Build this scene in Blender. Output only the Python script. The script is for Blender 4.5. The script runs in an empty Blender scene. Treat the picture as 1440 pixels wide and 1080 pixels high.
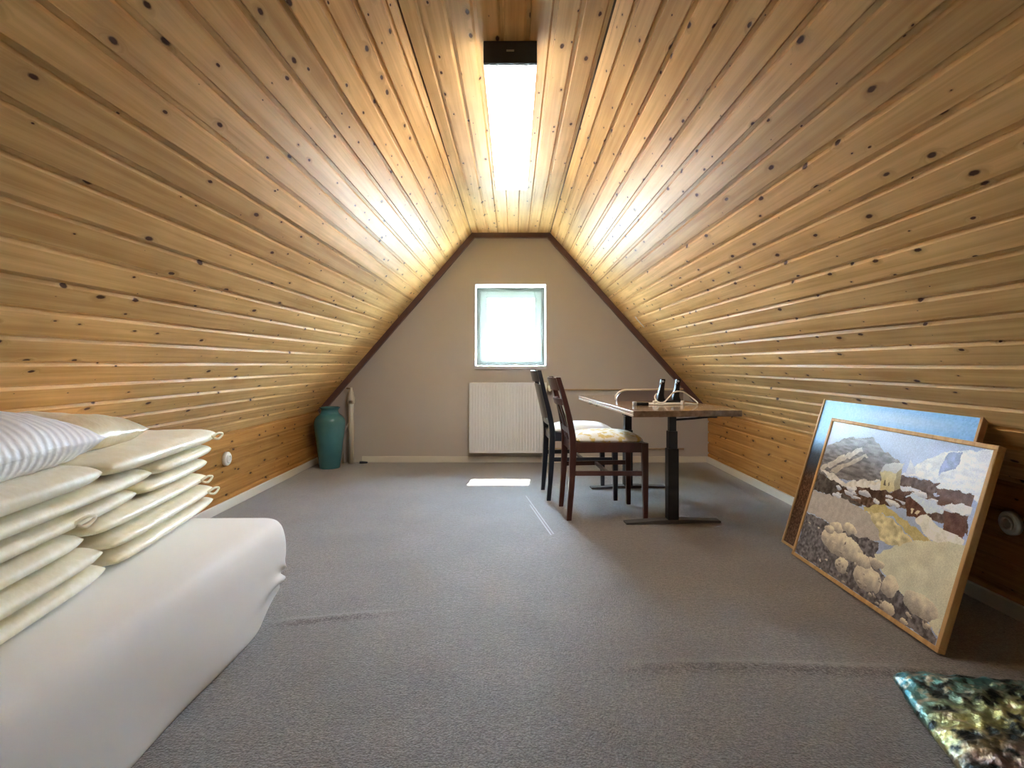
import bpy, bmesh, math, random
import numpy as np
from mathutils import Vector, Matrix, noise

random.seed(7)
SC = bpy.context.scene
COL = SC.collection
PI = math.pi

# ------------------------------------------------------------------ camera, world, sun, exposure
cam_data = bpy.data.cameras.new('camera')
cam = bpy.data.objects.new('camera', cam_data)
COL.objects.link(cam)
cam.location = (0, 0, 1.0)
cam.rotation_euler = (PI / 2, 0, 0)
cam_data.sensor_width = 36
cam_data.lens = 780 / 1440 * 36
cam_data.shift_x = -2 / 1440
cam_data.shift_y = -28 / 1440
cam_data.clip_start = 0.02
SC.camera = cam

world = bpy.data.worlds.new('sky')
SC.world = world
world.use_nodes = True
bg = world.node_tree.nodes['Background']
bg.inputs[0].default_value = (0.60, 0.79, 1.0, 1)
bg.inputs[1].default_value = 34.0

sun_data = bpy.data.lights.new('sun', 'SUN')
sun_data.energy = 18
sun_data.angle = 0.009
sun_data.color = (1, 0.95, 0.86)
sun = bpy.data.objects.new('sun', sun_data)
COL.objects.link(sun)
sun.rotation_euler = Vector((-0.075, -1, -1.215)).to_track_quat('-Z', 'Y').to_euler()

LAMP_STRENGTH = 5.2
SC.view_settings.view_transform = 'Standard'
SC.view_settings.look = 'None'
SC.view_settings.exposure = 2.42
SC.view_settings.gamma = 1
SC.view_settings.use_curve_mapping = False
SC.cycles.sample_clamp_indirect = 12
SC.cycles.max_bounces = 16
SC.cycles.diffuse_bounces = 8

# ------------------------------------------------------------------ helpers
def link(name, me, parent=None, mat=None):
    o = bpy.data.objects.new(name, me)
    COL.objects.link(o)
    if parent is not None:
        o.parent = parent
    if mat is not None and me is not None and not me.materials:
        me.materials.append(mat)
    return o

def obj(name, bm, mat, parent=None, smooth=False):
    bmesh.ops.recalc_face_normals(bm, faces=bm.faces[:])
    me = bpy.data.meshes.new(name)
    bm.to_mesh(me)
    bm.free()
    if smooth:
        me.polygons.foreach_set('use_smooth', [True] * len(me.polygons))
    return link(name, me, parent, mat)

def thing(name, label, cat, loc=(0, 0, 0), rz=0.0, group=None):
    o = bpy.data.objects.new(name, None)
    COL.objects.link(o)
    o.location = loc
    o.rotation_euler = (0, 0, rz)
    return tag(o, label, cat, group)

def tag(o, label, cat, group=None):
    o['label'] = label
    o['category'] = cat
    if group:
        o['group'] = group
    return o

def struct(o):
    o['kind'] = 'structure'
    return o

def add_box(bm, x0, x1, y0, y1, z0, z1, bev=0.0):
    b = bmesh.new()
    bmesh.ops.create_cube(b, size=1)
    for v in b.verts:
        v.co = Vector((x0 + (v.co.x + .5) * (x1 - x0), y0 + (v.co.y + .5) * (y1 - y0), z0 + (v.co.z + .5) * (z1 - z0)))
    if bev > 0:
        bmesh.ops.bevel(b, geom=b.edges[:], offset=bev, segments=2, affect='EDGES', profile=.6)
    merge(bm, b)

def merge(bm, b, mtx=None):
    if mtx is not None:
        bmesh.ops.transform(b, matrix=mtx, verts=b.verts[:])
    me = bpy.data.meshes.new('tmp')
    b.to_mesh(me)
    b.free()
    bm.from_mesh(me)
    bpy.data.meshes.remove(me)

def add_prism(bm, pts, axis, a, b):
    """convex polygon pts (2D) extruded from a to b along axis ('x','y','z')"""
    def mk(p, t):
        if axis == 'y':
            return (p[0], t, p[1])
        if axis == 'x':
            return (t, p[0], p[1])
        return (p[0], p[1], t)
    lo = [bm.verts.new(mk(p, a)) for p in pts]
    hi = [bm.verts.new(mk(p, b)) for p in pts]
    n = len(pts)
    bm.faces.new(lo[::-1])
    bm.faces.new(hi)
    for i in range(n):
        bm.faces.new((lo[i], lo[(i + 1) % n], hi[(i + 1) % n], hi[i]))

def add_lathe(bm, prof, seg=32, cap=True, centre=(0, 0, 0)):
    rings = []
    for r, z in prof:
        rings.append([bm.verts.new((centre[0] + r * math.cos(2 * PI * i / seg), centre[1] + r * math.sin(2 * PI * i / seg), centre[2] + z)) for i in range(seg)])
    for a, b in zip(rings, rings[1:]):
        for i in range(seg):
            bm.faces.new((a[i], a[(i + 1) % seg], b[(i + 1) % seg], b[i]))
    if cap:
        bm.faces.new(rings[0][::-1])
        bm.faces.new(rings[-1])

def add_tube(bm, pts, rad, seg=10, closed=False):
    pts = [Vector(p) for p in pts]
    n = len(pts)
    rings = []
    for i, p in enumerate(pts):
        if closed:
            t = pts[(i + 1) % n] - pts[i - 1]
        else:
            t = pts[min(i + 1, n - 1)] - pts[max(i - 1, 0)]
        t.normalize()
        u = t.cross(Vector((0, 0, 1)))
        if u.length < .05:
            u = t.cross(Vector((1, 0, 0)))
        u.normalize()
        w = t.cross(u)
        r = rad[i] if isinstance(rad, (list, tuple)) else rad
        rings.append([bm.verts.new(p + u * r * math.cos(2 * PI * k / seg) + w * r * math.sin(2 * PI * k / seg)) for k in range(seg)])
    m = n if closed else n - 1
    for i in range(m):
        a, b = rings[i], rings[(i + 1) % n]
        for k in range(seg):
            bm.faces.new((a[k], a[(k + 1) % seg], b[(k + 1) % seg], b[k]))
    if not closed:
        bm.faces.new(rings[0][::-1])
        bm.faces.new(rings[-1])

def spline(pts, n=8):
    pts = [Vector(p) for p in pts]
    out = []
    for i in range(len(pts) - 1):
        p0, p1, p2, p3 = pts[max(i - 1, 0)], pts[i], pts[i + 1], pts[min(i + 2, len(pts) - 1)]
        for k in range(n):
            t = k / n
            out.append(.5 * ((2 * p1) + (p2 - p0) * t + (2 * p0 - 5 * p1 + 4 * p2 - p3) * t * t + (3 * p1 - p0 - 3 * p2 + p3) * t ** 3))
    out.append(pts[-1])
    return out

def add_sweep(bm, path, secs):
    """rectangular bars: path of points, secs = (half x, half y) per point, sections horizontal"""
    rings = []
    for p, (a, b) in zip(path, secs):
        x, y, z = p
        c = .25
        ring = [(-a, -b + b * c), (-a + a * c, -b), (a - a * c, -b), (a, -b + b * c), (a, b - b * c), (a - a * c, b), (-a + a * c, b), (-a, b - b * c)]
        rings.append([bm.verts.new((x + q[0], y + q[1], z)) for q in ring])
    for A, B in zip(rings, rings[1:]):
        for k in range(8):
            bm.faces.new((A[k], A[(k + 1) % 8], B[(k + 1) % 8], B[k]))
    bm.faces.new(rings[0][::-1])
    bm.faces.new(rings[-1])

# ------------------------------------------------------------------ materials
def mat(name, color=(.8, .8, .8), rough=.5, metal=0.0, coat=0.0, spec=.5, sheen=0.0):
    m = bpy.data.materials.new(name)
    m.use_nodes = True
    b = m.node_tree.nodes['Principled BSDF']
    b.inputs['Base Color'].default_value = (*color, 1)
    b.inputs['Roughness'].default_value = rough
    b.inputs['Metallic'].default_value = metal
    b.inputs['Coat Weight'].default_value = coat
    b.inputs['Specular IOR Level'].default_value = spec
    b.inputs['Sheen Weight'].default_value = sheen
    return m

class NT:
    def __init__(self, m):
        self.t = m.node_tree
        self.b = self.t.nodes['Principled BSDF']
    def n(self, kind, **kw):
        nd = self.t.nodes.new(kind)
        for k, v in kw.items():
            if k.startswith('i_'):
                key = k[2:]
                key = int(key) if key.isdigit() else key.replace('_', ' ')
                nd.inputs[key].default_value = v
            else:
                setattr(nd, k, v)
        return nd
    def l(self, a, b):
        self.t.links.new(a, b)
    def math(self, op, a, b=None, clamp=False):
        nd = self.t.nodes.new('ShaderNodeMath')
        nd.operation = op
        nd.use_clamp = clamp
        for i, x in enumerate((a, b)):
            if x is None:
                continue
            if isinstance(x, (int, float)):
                nd.inputs[i].default_value = x
            else:
                self.l(x, nd.inputs[i])
        return nd.outputs[0]
    def mix(self, fac, a, b, mode='MIX'):
        nd = self.t.nodes.new('ShaderNodeMix')
        nd.data_type = 'RGBA'
        nd.blend_type = mode
        for s, x in ((0, fac), (6, a), (7, b)):
            if isinstance(x, (int, float)):
                nd.inputs[s].default_value = x
            elif isinstance(x, tuple):
                nd.inputs[s].default_value = (*x, 1)
            else:
                self.l(x, nd.inputs[s])
        return nd.outputs[2]
    def ramp(self, fac, stops):
        nd = self.t.nodes.new('ShaderNodeValToRGB')
        e = nd.color_ramp.elements
        while len(e) < len(stops):
            e.new(.5)
        for k, (p, c) in enumerate(stops):
            e[k].position = p
            e[k].color = (*c, 1) if isinstance(c, tuple) else (c, c, c, 1)
        self.l(fac, nd.inputs[0])
        return nd.outputs[0]
    def coords(self, which='Object'):
        return self.t.nodes.new('ShaderNodeTexCoord').outputs[which]
    def noise(self, vec, scale, detail=3, rough=.5):
        nd = self.n('ShaderNodeTexNoise', i_Scale=scale, i_Detail=detail, i_Roughness=rough)
        self.l(vec, nd.inputs['Vector'])
        return nd.outputs['Fac']
    def bump(self, h, strength=.3, dist=.01):
        nd = self.n('ShaderNodeBump', i_Strength=strength, i_Distance=dist)
        self.l(h, nd.inputs['Height'])
        self.l(nd.outputs[0], self.b.inputs['Normal'])

def pine(name, light, dark, knot=(.085, .038, .018), rough=.42, knots=True, coat=.0):
    m = mat(name, light, rough, coat=coat, spec=.5)
    t = NT(m)
    t.b.inputs['IOR'].default_value = 1.15
    t.b.inputs['Coat Roughness'].default_value = .16
    oi = t.n('ShaderNodeObjectInfo')
    rnd = oi.outputs['Random']
    co = t.coords()
    off = t.n('ShaderNodeCombineXYZ')
    t.l(t.math('MULTIPLY', rnd, 37.3), off.inputs[0])
    t.l(t.math('MULTIPLY', rnd, 91.7), off.inputs[1])
    add = t.n('ShaderNodeVectorMath', operation='ADD')
    t.l(co, add.inputs[0]); t.l(off.outputs[0], add.inputs[1])
    base = add.outputs[0]
    # knots: two-dimensional cells on the face of the board
    mp = t.n('ShaderNodeVectorMath', operation='MULTIPLY')
    mp.inputs[1].default_value = (11.5, 4.8, 0)
    t.l(base, mp.inputs[0])
    vo = t.n('ShaderNodeTexVoronoi', voronoi_dimensions='2D', i_Scale=1.0, i_Randomness=1.0)
    t.l(mp.outputs[0], vo.inputs['Vector'])
    sep = t.n('ShaderNodeSeparateColor')
    t.l(vo.outputs['Color'], sep.inputs[0])
    size = t.math('MULTIPLY', t.math('POWER', sep.outputs[0], 1.6), .115)
    wob = t.math('MULTIPLY', t.math('SUBTRACT', t.noise(base, 60, 2), .5), .05)
    dist = t.math('ADD', vo.outputs['Distance'], wob)
    kn = t.math('SUBTRACT', 1.0, t.math('DIVIDE', dist, t.math('ADD', size, .004)))
    core = t.math('MULTIPLY', t.math('MULTIPLY', kn, 2.6, True), t.math('GREATER_THAN', sep.outputs[0], .18))
    halo = t.math('SUBTRACT', 1.0, t.math('DIVIDE', dist, t.math('ADD', t.math('MULTIPLY', size, 2.6), .004)), True)
    # grain, bent around the knots
    gv = t.n('ShaderNodeVectorMath', operation='MULTIPLY')
    gv.inputs[1].default_value = (34, .9, 34)
    t.l(base, gv.inputs[0])
    gn = t.n('ShaderNodeTexNoise', i_Scale=1.0, i_Detail=5, i_Roughness=.62, i_Distortion=.4)
    bend = t.n('ShaderNodeVectorMath', operation='ADD')
    cmb = t.n('ShaderNodeCombineXYZ')
    t.l(t.math('MULTIPLY', halo, 1.3), cmb.inputs[0])
    t.l(gv.outputs[0], bend.inputs[0]); t.l(cmb.outputs[0], bend.inputs[1])
    t.l(bend.outputs[0], gn.inputs['Vector'])
    g = t.ramp(gn.outputs['Fac'], [(.36, dark), (.62, light)])
    tone = t.ramp(rnd, [(0, (.80, .76, .70)), (.35, (1.0, .97, .92)), (.7, (1.06, 1.02, .96)), (1, (.92, .86, .8))])
    g = t.mix(1.0, g, tone, 'MULTIPLY')
    blot = t.ramp(t.noise(base, 2.2, 2), [(.3, (.86, .83, .8)), (.7, (1.08, 1.08, 1.06))])
    g = t.mix(.8, g, blot, 'MULTIPLY')
    if knots:
        g = t.mix(t.math('MULTIPLY', halo, .45), g, (dark[0] * .55, dark[1] * .5, dark[2] * .45))
        g = t.mix(core, g, knot)
    t.l(g, t.b.inputs['Base Color'])
    hv = t.math('ADD', t.math('MULTIPLY', gn.outputs['Fac'], .25), t.math('ADD', t.noise(base, 9, 2), t.math('MULTIPLY', core, -.5)))
    t.bump(hv, .38, .006)
    return m

M = {}
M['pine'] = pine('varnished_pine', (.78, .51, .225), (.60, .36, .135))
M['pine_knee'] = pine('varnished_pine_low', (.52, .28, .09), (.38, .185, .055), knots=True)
M['backing'] = mat('dark_backing_board', (.16, .08, .03), .8)
M['trimwood'] = mat('purple_brown_trim', (.15, .075, .06), .45)
M['frame_wood'] = pine('pale_frame_wood', (.62, .42, .21), (.48, .30, .14), knots=False, rough=.4, coat=0)

m = mat('beige_wall_paint', (.52, .45, .37), .85)
t = NT(m)
c = t.coords()
t.l(t.mix(t.noise(c, 1.4, 3), (.49, .455, .43), (.53, .49, .46)), t.b.inputs['Base Color'])
t.bump(t.noise(c, 260, 2), .15, .002)
M['wall'] = m

m = mat('brown_carpet', (.12, .095, .08), .62, sheen=.6, spec=.5)
t = NT(m)
c = t.coords()
fine = t.noise(c, 150, 2, .7)
mid = t.noise(c, 55, 4, .7)
big = t.noise(c, 2.6, 4, .6)
k = t.math('ADD', t.math('MULTIPLY', fine, .6), t.math('MULTIPLY', mid, .4))
colr = t.ramp(k, [(.38, (.038, .031, .029)), (.5, (.130, .112, .104)), (.62, (.29, .255, .24))])
colr = t.mix(1.0, colr, t.ramp(big, [(.32, .74), (.68, 1.18)]), 'MULTIPLY')
t.l(colr, t.b.inputs['Base Color'])
t.b.inputs['Sheen Roughness'].default_value = .5
t.bump(k, .9, .012)
M['carpet'] = m

M['white_paint'] = mat('white_bounce_paint', (.78, .76, .72), .4)
M['baseboard'] = mat('cream_white_baseboard', (.72, .69, .62), .45)
M['pvc'] = mat('white_window_plastic', (.27, .31, .275), .4)
M['sill'] = mat('pale_sill_stone', (.55, .55, .56), .35)
M['radiator'] = mat('white_radiator_enamel', (.76, .79, .83), .32)
M['pipe'] = mat('beige_painted_pipe', (.40, .31, .21), .5)
M['pipe_white'] = mat('white_painted_pipe', (.66, .62, .54), .45)
M['brass'] = mat('dull_valve_metal', (.35, .30, .24), .4, .8)
M['black'] = mat('black_powder_coat', (.018, .021, .027), .42)
M['foot'] = mat('black_steel_foot_sheen_grey', (.085, .08, .075), .55)  # grey stands for the window's sheen on black steel
M['black_gloss'] = mat('glossy_black_plastic', (.014, .012, .011), .5, spec=.2)
M['grey_pl'] = mat('charcoal_end_cap', (.035, .042, .055), .5)
M['white_pl'] = mat('white_plastic', (.8, .79, .76), .4)
M['cable'] = mat('white_cable_rubber', (.78, .74, .66), .5)
M['silver'] = mat('silver_print', (.5, .53, .55), .4, .5)

# window pane: clear glass that lets light and sun through
m = bpy.data.materials.new('window_glass')
m.use_nodes = True
nt = m.node_tree
for nd in list(nt.nodes):
    nt.nodes.remove(nd)
out = nt.nodes.new('ShaderNodeOutputMaterial')
mx = nt.nodes.new('ShaderNodeMixShader')
mx.inputs[0].default_value = .06
tr = nt.nodes.new('ShaderNodeBsdfTransparent')
tr.inputs[0].default_value = (.95, .98, .97, 1)
gl = nt.nodes.new('ShaderNodeBsdfGlossy')
gl.inputs['Roughness'].default_value = .02
nt.links.new(tr.outputs[0], mx.inputs[1]); nt.links.new(gl.outputs[0], mx.inputs[2]); nt.links.new(mx.outputs[0], out.inputs[0])
M['glass'] = m

m = mat('lit_lamp_diffuser', (.9, .9, .88), .4)
t = NT(m)
t.b.inputs['Emission Color'].default_value = (1, .97, .92, 1)
t.b.inputs['Emission Strength'].default_value = LAMP_STRENGTH
M['diffuser'] = m

m = mat('dim_tube_end_glow', (.8, .8, .78), .5)
NT(m).b.inputs['Emission Color'].default_value = (.95, .98, 1, 1)
NT(m).b.inputs['Emission Strength'].default_value = .2
M['tube_end'] = m

m = mat('white_jersey_sheet', (.82, .81, .78), .75, sheen=.2)
t = NT(m)
c = t.coords()
t.l(t.mix(t.noise(c, 3, 3), (.82, .83, .83), (.86, .87, .87)), t.b.inputs['Base Color'])
t.bump(t.noise(c, 420, 2), .12, .002)
M['sheet'] = m

m = mat('cream_damask', (.70, .62, .40), .5, sheen=.25)
t = NT(m)
c = t.coords()
pat = t.ramp(t.noise(c, 16, 3, .55), [(.46, 0.0), (.56, 1.0)])
t.l(t.mix(pat, (.84, .79, .60), (.90, .86, .70)), t.b.inputs['Base Color'])
t.l(t.math('ADD', t.math('MULTIPLY', pat, .16), .36), t.b.inputs['Roughness'])
t.bump(t.math('ADD', t.noise(c, 14, 4), t.math('MULTIPLY', t.noise(c, 45, 2), .25)), .35, .012)
M['damask'] = m

m = mat('cream_satin', (.70, .63, .44), .33, sheen=.2)
t = NT(m)
t.bump(t.noise(t.coords(), 12, 4), .6, .02)
M['satin'] = m

m = mat('white_striped_satin', (.80, .83, .90), .5, sheen=.2)
t = NT(m)
c = t.coords()
w = t.n('ShaderNodeTexWave', wave_type='BANDS', bands_direction='Y', i_Scale=11.0, i_Distortion=.5)
t.l(c, w.inputs['Vector'])
t.l(t.mix(w.outputs['Fac'], (.80, .83, .90), (.90, .92, .96)), t.b.inputs['Base Color'])
t.l(t.math('ADD', t.math('MULTIPLY', w.outputs['Fac'], .3), .35), t.b.inputs['Roughness'])
t.bump(t.math('ADD', t.math('MULTIPLY', w.outputs['Fac'], .35), t.noise(c, 18, 3)), .4, .012)
M['striped'] = m

m = mat('teal_glaze', (.055, .20, .20), .12, coat=.6)
t = NT(m)
t.l(t.mix(t.noise(t.coords(), 6, 4), (.040, .17, .21), (.07, .25, .28)), t.b.inputs['Base Color'])
M['teal'] = m

def darkwood(name, a, b, rough=.28):
    m = mat(name, a, rough, coat=.3)
    t = NT(m)
    v = t.n('ShaderNodeVectorMath', operation='MULTIPLY')
    v.inputs[1].default_value = (30, 30, 3)
    t.l(t.coords(), v.inputs[0])
    t.l(t.mix(t.noise(v.outputs[0], 1, 4), a, b), t.b.inputs['Base Color'])
    return m
M['mahogany'] = darkwood('dark_red_brown_chair_wood', (.050, .016, .013), (.095, .034, .026))
M['sky_tinted_wood'] = darkwood('sky_tinted_chair_wood', (.012, .015, .024), (.022, .028, .042))  # blue of the reflected sky is put into this wood colour

m = mat('pale_floral_seat_fabric', (.72, .66, .48), .8, sheen=.2)
t = NT(m)
c = t.coords()
spots = t.ramp(t.noise(c, 26, 2), [(.5, 0.0), (.58, 1.0)])
t.l(t.mix(spots, (.74, .72, .66), (.62, .47, .16)), t.b.inputs['Base Color'])
M['floral'] = m
M['white_seat'] = mat('plain_white_seat_fabric', (.76, .77, .78), .75, sheen=.2)

m = mat('desk_laminate', (.30, .17, .10), .22, coat=.3)
t = NT(m)
v = t.n('ShaderNodeVectorMath', operation='MULTIPLY')
v.inputs[1].default_value = (28, 1.4, 28)
t.l(t.coords(), v.inputs[0])
t.l(t.ramp(t.noise(v.outputs[0], 1, 5, .6), [(.35, (.17, .105, .062)), (.65, (.31, .205, .13))]), t.b.inputs['Base Color'])
M['laminate'] = m
M['edge'] = mat('desk_edge_reflection', (.50, .40, .30), .3)
M['tray'] = mat('grey_brown_tray', (.17, .135, .12), .4)
M['tray_rim'] = mat('pale_tray_rim', (.72, .64, .5), .35)
M['puzzle_back'] = mat('brown_hardboard', (.22, .13, .07), .8)

def print_mat(name, rough):
    m = mat(name, (1, 1, 1), rough, coat=.06)
    t = NT(m)
    t.b.inputs['IOR'].default_value = 1.22
    at = t.n('ShaderNodeVertexColor', layer_name='art')
    t.l(at.outputs[0], t.b.inputs['Base Color'])
    t.b.inputs['Coat Roughness'].default_value = .22
    c = t.coords()
    vo = t.n('ShaderNodeTexVoronoi', i_Scale=75.0, feature='DISTANCE_TO_EDGE', i_Randomness=.35)
    t.l(c, vo.inputs['Vector'])
    t.bump(t.math('MULTIPLY', vo.outputs['Distance'], 1.0, True), .35, .003)
    return m
M['print'] = print_mat('jigsaw_print', .38)

m = mat('iridescent_foil', (.2, .3, .3), .28, metal=.7)
t = NT(m)
c = t.coords()
sp = t.n('ShaderNodeSeparateXYZ')
t.l(c, sp.inputs[0])
n1 = t.noise(c, 5.5, 4)
u = t.math('ADD', t.math('MULTIPLY', sp.outputs[1], -1.1), t.math('ADD', t.math('MULTIPLY', sp.outputs[0], .45), t.math('MULTIPLY', n1, .36)))
cc = t.ramp(u, [(0.10, (.11, .36, .48)), (.34, (.06, .28, .35)), (.46, (.22, .40, .34)), (.58, (.58, .62, .28)), (.70, (.30, .26, .26)), (.84, (.20, .13, .19)), (.97, (.62, .32, .09))])
cc = t.mix(t.math('MULTIPLY', t.ramp(t.noise(c, 30, 3), [(.52, 0.0), (.66, 1.0)]), .75), cc, (.72, .70, .58))
cc = t.mix(t.ramp(t.noise(c, 19, 3), [(.38, 1.0), (.5, 0.0)]), cc, (.012, .025, .03))  # black patches paint the shade of the creases into the colour
t.l(cc, t.b.inputs['Base Color'])
t.bump(t.noise(c, 38, 4, .6), .8, .012)
M['foil'] = m

# ------------------------------------------------------------------ room shell
Y0, Y1 = -1.3, 5.65                # rear and far walls
KL, KR = -1.98, 1.98               # knee walls
ZK = .53                           # knee wall height
ZC = 2.326                         # flat ceiling
FL, FR = -.42, .37                 # edges of the flat strip
TH = .018                          # board thickness

# floor: carpet with two soft ripples
bm = bmesh.new()
nx, ny = 150, 260
def ripple(x, y):
    z = 0.0
    # long ripple in front of the leaning pictures
    yc = 1.815 + .035 * math.sin(3 * x) + .03 * (x - .8)
    a = min(max((x - .28) / .25, 0), 1) * min(max((1.5 - x) / .2, 0), 1)
    z += .010 * a * math.exp(-((y - yc) / .028) ** 2)
    # short ripple at the foot of the bed
    yc = 2.22 + .22 * (x + .55)
    a = min(max((x + .95) / .1, 0), 1) * min(max((-.42 - x) / .22, 0), 1)
    z += .009 * a * math.exp(-((y - yc) / .024) ** 2)
    return z
xs = np.linspace(-2.0, 2.0, nx)
ys = np.concatenate([np.linspace(Y0 - .02, 1.6, 40), np.linspace(1.612, 2.5, 90), np.linspace(2.52, Y1 + .02, 60)])
grid = [[bm.verts.new((x, y, ripple(x, y))) for x in xs] for y in ys]
for j in range(len(ys) - 1):
    for i in range(nx - 1):
        bm.faces.new((grid[j][i], grid[j][i + 1], grid[j + 1][i + 1], grid[j + 1][i]))
floor = struct(obj('floor', bm, M['carpet'], smooth=True))

# two thin pale strips lying on the carpet
strip_m = mat('pale_carpet_strip', (.55, .55, .56), .7)
for p, q in (((.096, 4.20), (.236, 3.26)), ((.118, 3.93), (.220, 3.24))):
    bm = bmesh.new()
    d_ = Vector((q[0] - p[0], q[1] - p[1], 0)).normalized()
    n_ = Vector((-d_.y, d_.x, 0)) * .0035
    P_, Q_ = Vector((*p, 0)), Vector((*q, 0))
    v_ = [bm.verts.new(c_ + Vector((0, 0, z_))) for z_ in (.0005, .003) for c_ in (P_ - n_, Q_ - n_, Q_ + n_, P_ + n_)]
    for f_ in ((0, 1, 2, 3), (4, 5, 6, 7), (0, 1, 5, 4), (1, 2, 6, 5), (2, 3, 7, 6), (3, 0, 4, 7)):
        bm.faces.new([v_[i_] for i_ in f_])
    obj('carpet_strip', bm, strip_m, floor)

# roof behind the boards
def along(p, q, s):
    return (p[0] + (q[0] - p[0]) * s, p[1] + (q[1] - p[1]) * s)

L_TOP, L_BOT = Vector((FL, 0, ZC)), Vector((KL, 0, ZK))
R_TOP, R_BOT = Vector((FR, 0, ZC)), Vector((KR, 0, ZK))
def out_off(p, q, d, side):
    e = (q - p).normalized()
    n = Vector((-e.z, 0, e.x))
    if side > 0:
        n = -n
    return p - n * d, q - n * d
bm = bmesh.new()
for p, q, s in ((L_TOP, L_BOT, -1), (R_TOP, R_BOT, 1)):
    a, b = out_off(p, q, TH + .002, s)
    c_, d_ = out_off(p, q, TH + .10, s)
    add_prism(bm, [(a.x, a.z), (b.x, b.z), (d_.x, d_.z), (c_.x, c_.z)], 'y', Y0 - .1, Y1 + .3)
add_prism(bm, [(FL - .06, ZC + TH + .002), (FR + .06, ZC + TH + .002), (FR + .06, ZC + .14), (FL - .06, ZC + .14)], 'y', Y0 - .1, Y1 + .3)
ceiling = struct(obj('ceiling', bm, M['backing']))
bm = bmesh.new()
add_box(bm, KL - .15, KL - TH - .002, Y0 - .1, Y1 + .3, -.05, ZK + .02)
wall_left = struct(obj('wall_left', bm, M['backing']))
bm = bmesh.new()
add_box(bm, KR + TH + .002, KR + .15, Y0 - .1, Y1 + .3, -.05, ZK + .02)
wall_right = struct(obj('wall_right', bm, M['backing']))

def plank_mesh(w, length):
    bm = bmesh.new()
    g = min(.0155, w * .3)
    prof = [(0, -TH), (0, -.0105), (g, -.0105), (g + .0075, -.001), (g + .0085, 0), (w - .002, 0), (w, -.0015), (w, -TH)]
    lo = [bm.verts.new((x, 0, z)) for x, z in prof]
    hi = [bm.verts.new((x, length, z)) for x, z in prof]
    for i in range(len(prof) - 1):
        bm.faces.new((lo[i], lo[i + 1], hi[i + 1], hi[i]))
    bm.faces.new((lo[-1], lo[0], hi[0], hi[-1]))
    bm.faces.new(lo[::-1]); bm.faces.new(hi)
    bmesh.ops.recalc_face_normals(bm, faces=bm.faces[:])
    me = bpy.data.meshes.new('plank')
    bm.to_mesh(me); bm.free()
    return me

PLEN = Y1 - Y0
cache = {}
def lay(parent, origin, e1, ydir, s0, s1, pitch, phase, m, near_z=1.0):
    """boards laid down the slope: e1 = downslope unit vector"""
    e1 = Vector(e1).normalized()
    ey = Vector((0, ydir, 0))
    ez = e1.cross(ey)
    s = phase
    while s > s0 + 1e-4:
        s -= pitch
    while s < s1 - .004:
        a, b = max(s, s0), min(s + pitch, s1)
        if b - a > .012:
            key = (round(b - a, 4), m.name)
            if key not in cache:
                cache[key] = plank_mesh(b - a, PLEN)
                cache[key].materials.append(m)
            o = link('plank', cache[key], parent)
            org = Vector(origin) + e1 * a
            rt = Matrix.Rotation(random.uniform(-.009, .009), 3, ey)
            f1, fz = rt @ e1, rt @ ez
            org.y = Y0 if ydir > 0 else Y1
            o.matrix_world = Matrix(((f1.x, ey.x, fz.x, org.x), (f1.y, ey.y, fz.y, org.y), (f1.z, ey.z, fz.z, org.z), (0, 0, 0, 1)))
        s += pitch

lay(ceiling, L_TOP, L_BOT - L_TOP, 1, 0, (L_BOT - L_TOP).length, .1062, .894, M['pine'])
lay(ceiling, R_TOP, R_BOT - R_TOP, -1, 0, (R_BOT - R_TOP).length, .1003, .877, M['pine'])
lay(ceiling, (FR, 0, ZC), (-1, 0, 0), 1, 0, FR - FL, .1015, .0, M['pine'])
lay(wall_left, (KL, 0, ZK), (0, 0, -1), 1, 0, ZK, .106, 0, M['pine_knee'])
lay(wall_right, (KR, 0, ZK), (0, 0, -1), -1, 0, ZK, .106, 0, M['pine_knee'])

# gable walls
WX0, WX1, WZ0, WZ1 = -.389, .331, .980, 1.812
def gable_poly(x0, x1, z0, z1):
    """axis-aligned piece of the gable clipped roughly by the roof"""
    def top(x):
        if x < FL:
            return ZC - (FL - x) * (ZC - ZK) / (FL - KL)
        if x > FR:
            return ZC - (x - FR) * (ZC - ZK) / (KR - FR)
        return ZC
    xs_ = sorted(set([x0, x1] + [x for x in (FL, FR) if x0 < x < x1]))
    pts = [(x0, z0), (x1, z0)] + [(x, min(z1, top(x) + .03)) for x in reversed(xs_)]
    return pts
bm = bmesh.new()
for r in ((KL - .03, WX0, -.02, 3), (WX1, KR + .03, -.02, 3), (WX0, WX1, -.02, WZ0), (WX0, WX1, WZ1, 3)):
    add_prism(bm, gable_poly(*r), 'y', Y1, Y1 + .36)
wall_back = struct(obj('wall_back', bm, M['wall']))
bm = bmesh.new()
add_prism(bm, gable_poly(KL - .03, KR + .03, -.02, 3), 'y', Y0 - .12, Y0)
wall_front = struct(obj('wall_front', bm, M['white_paint']))  # unseen rear wall, made white to bounce light into the room

# trim along the roof line on the far wall
def trim(p, q, w, name):
    e = (q - p).normalized()
    n = Vector((-e.z, 0, e.x))
    if n.z > 0:
        n = -n
    a, b = p + n * .001, q + n * .001
    bm = bmesh.new()
    add_prism(bm, [(a.x, a.z), (b.x, b.z), (b.x + n.x * w, b.z + n.z * w), (a.x + n.x * w, a.z + n.z * w)], 'y', Y1 - .055, Y1 + .001)
    struct(obj(name, bm, M['trimwood']))
trim(L_TOP, L_BOT, .05, 'trim_1')
trim(R_TOP, R_BOT, .05, 'trim_2')
trim(Vector((FL, 0, ZC)), Vector((FR, 0, ZC)), .045, 'trim_3')

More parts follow.
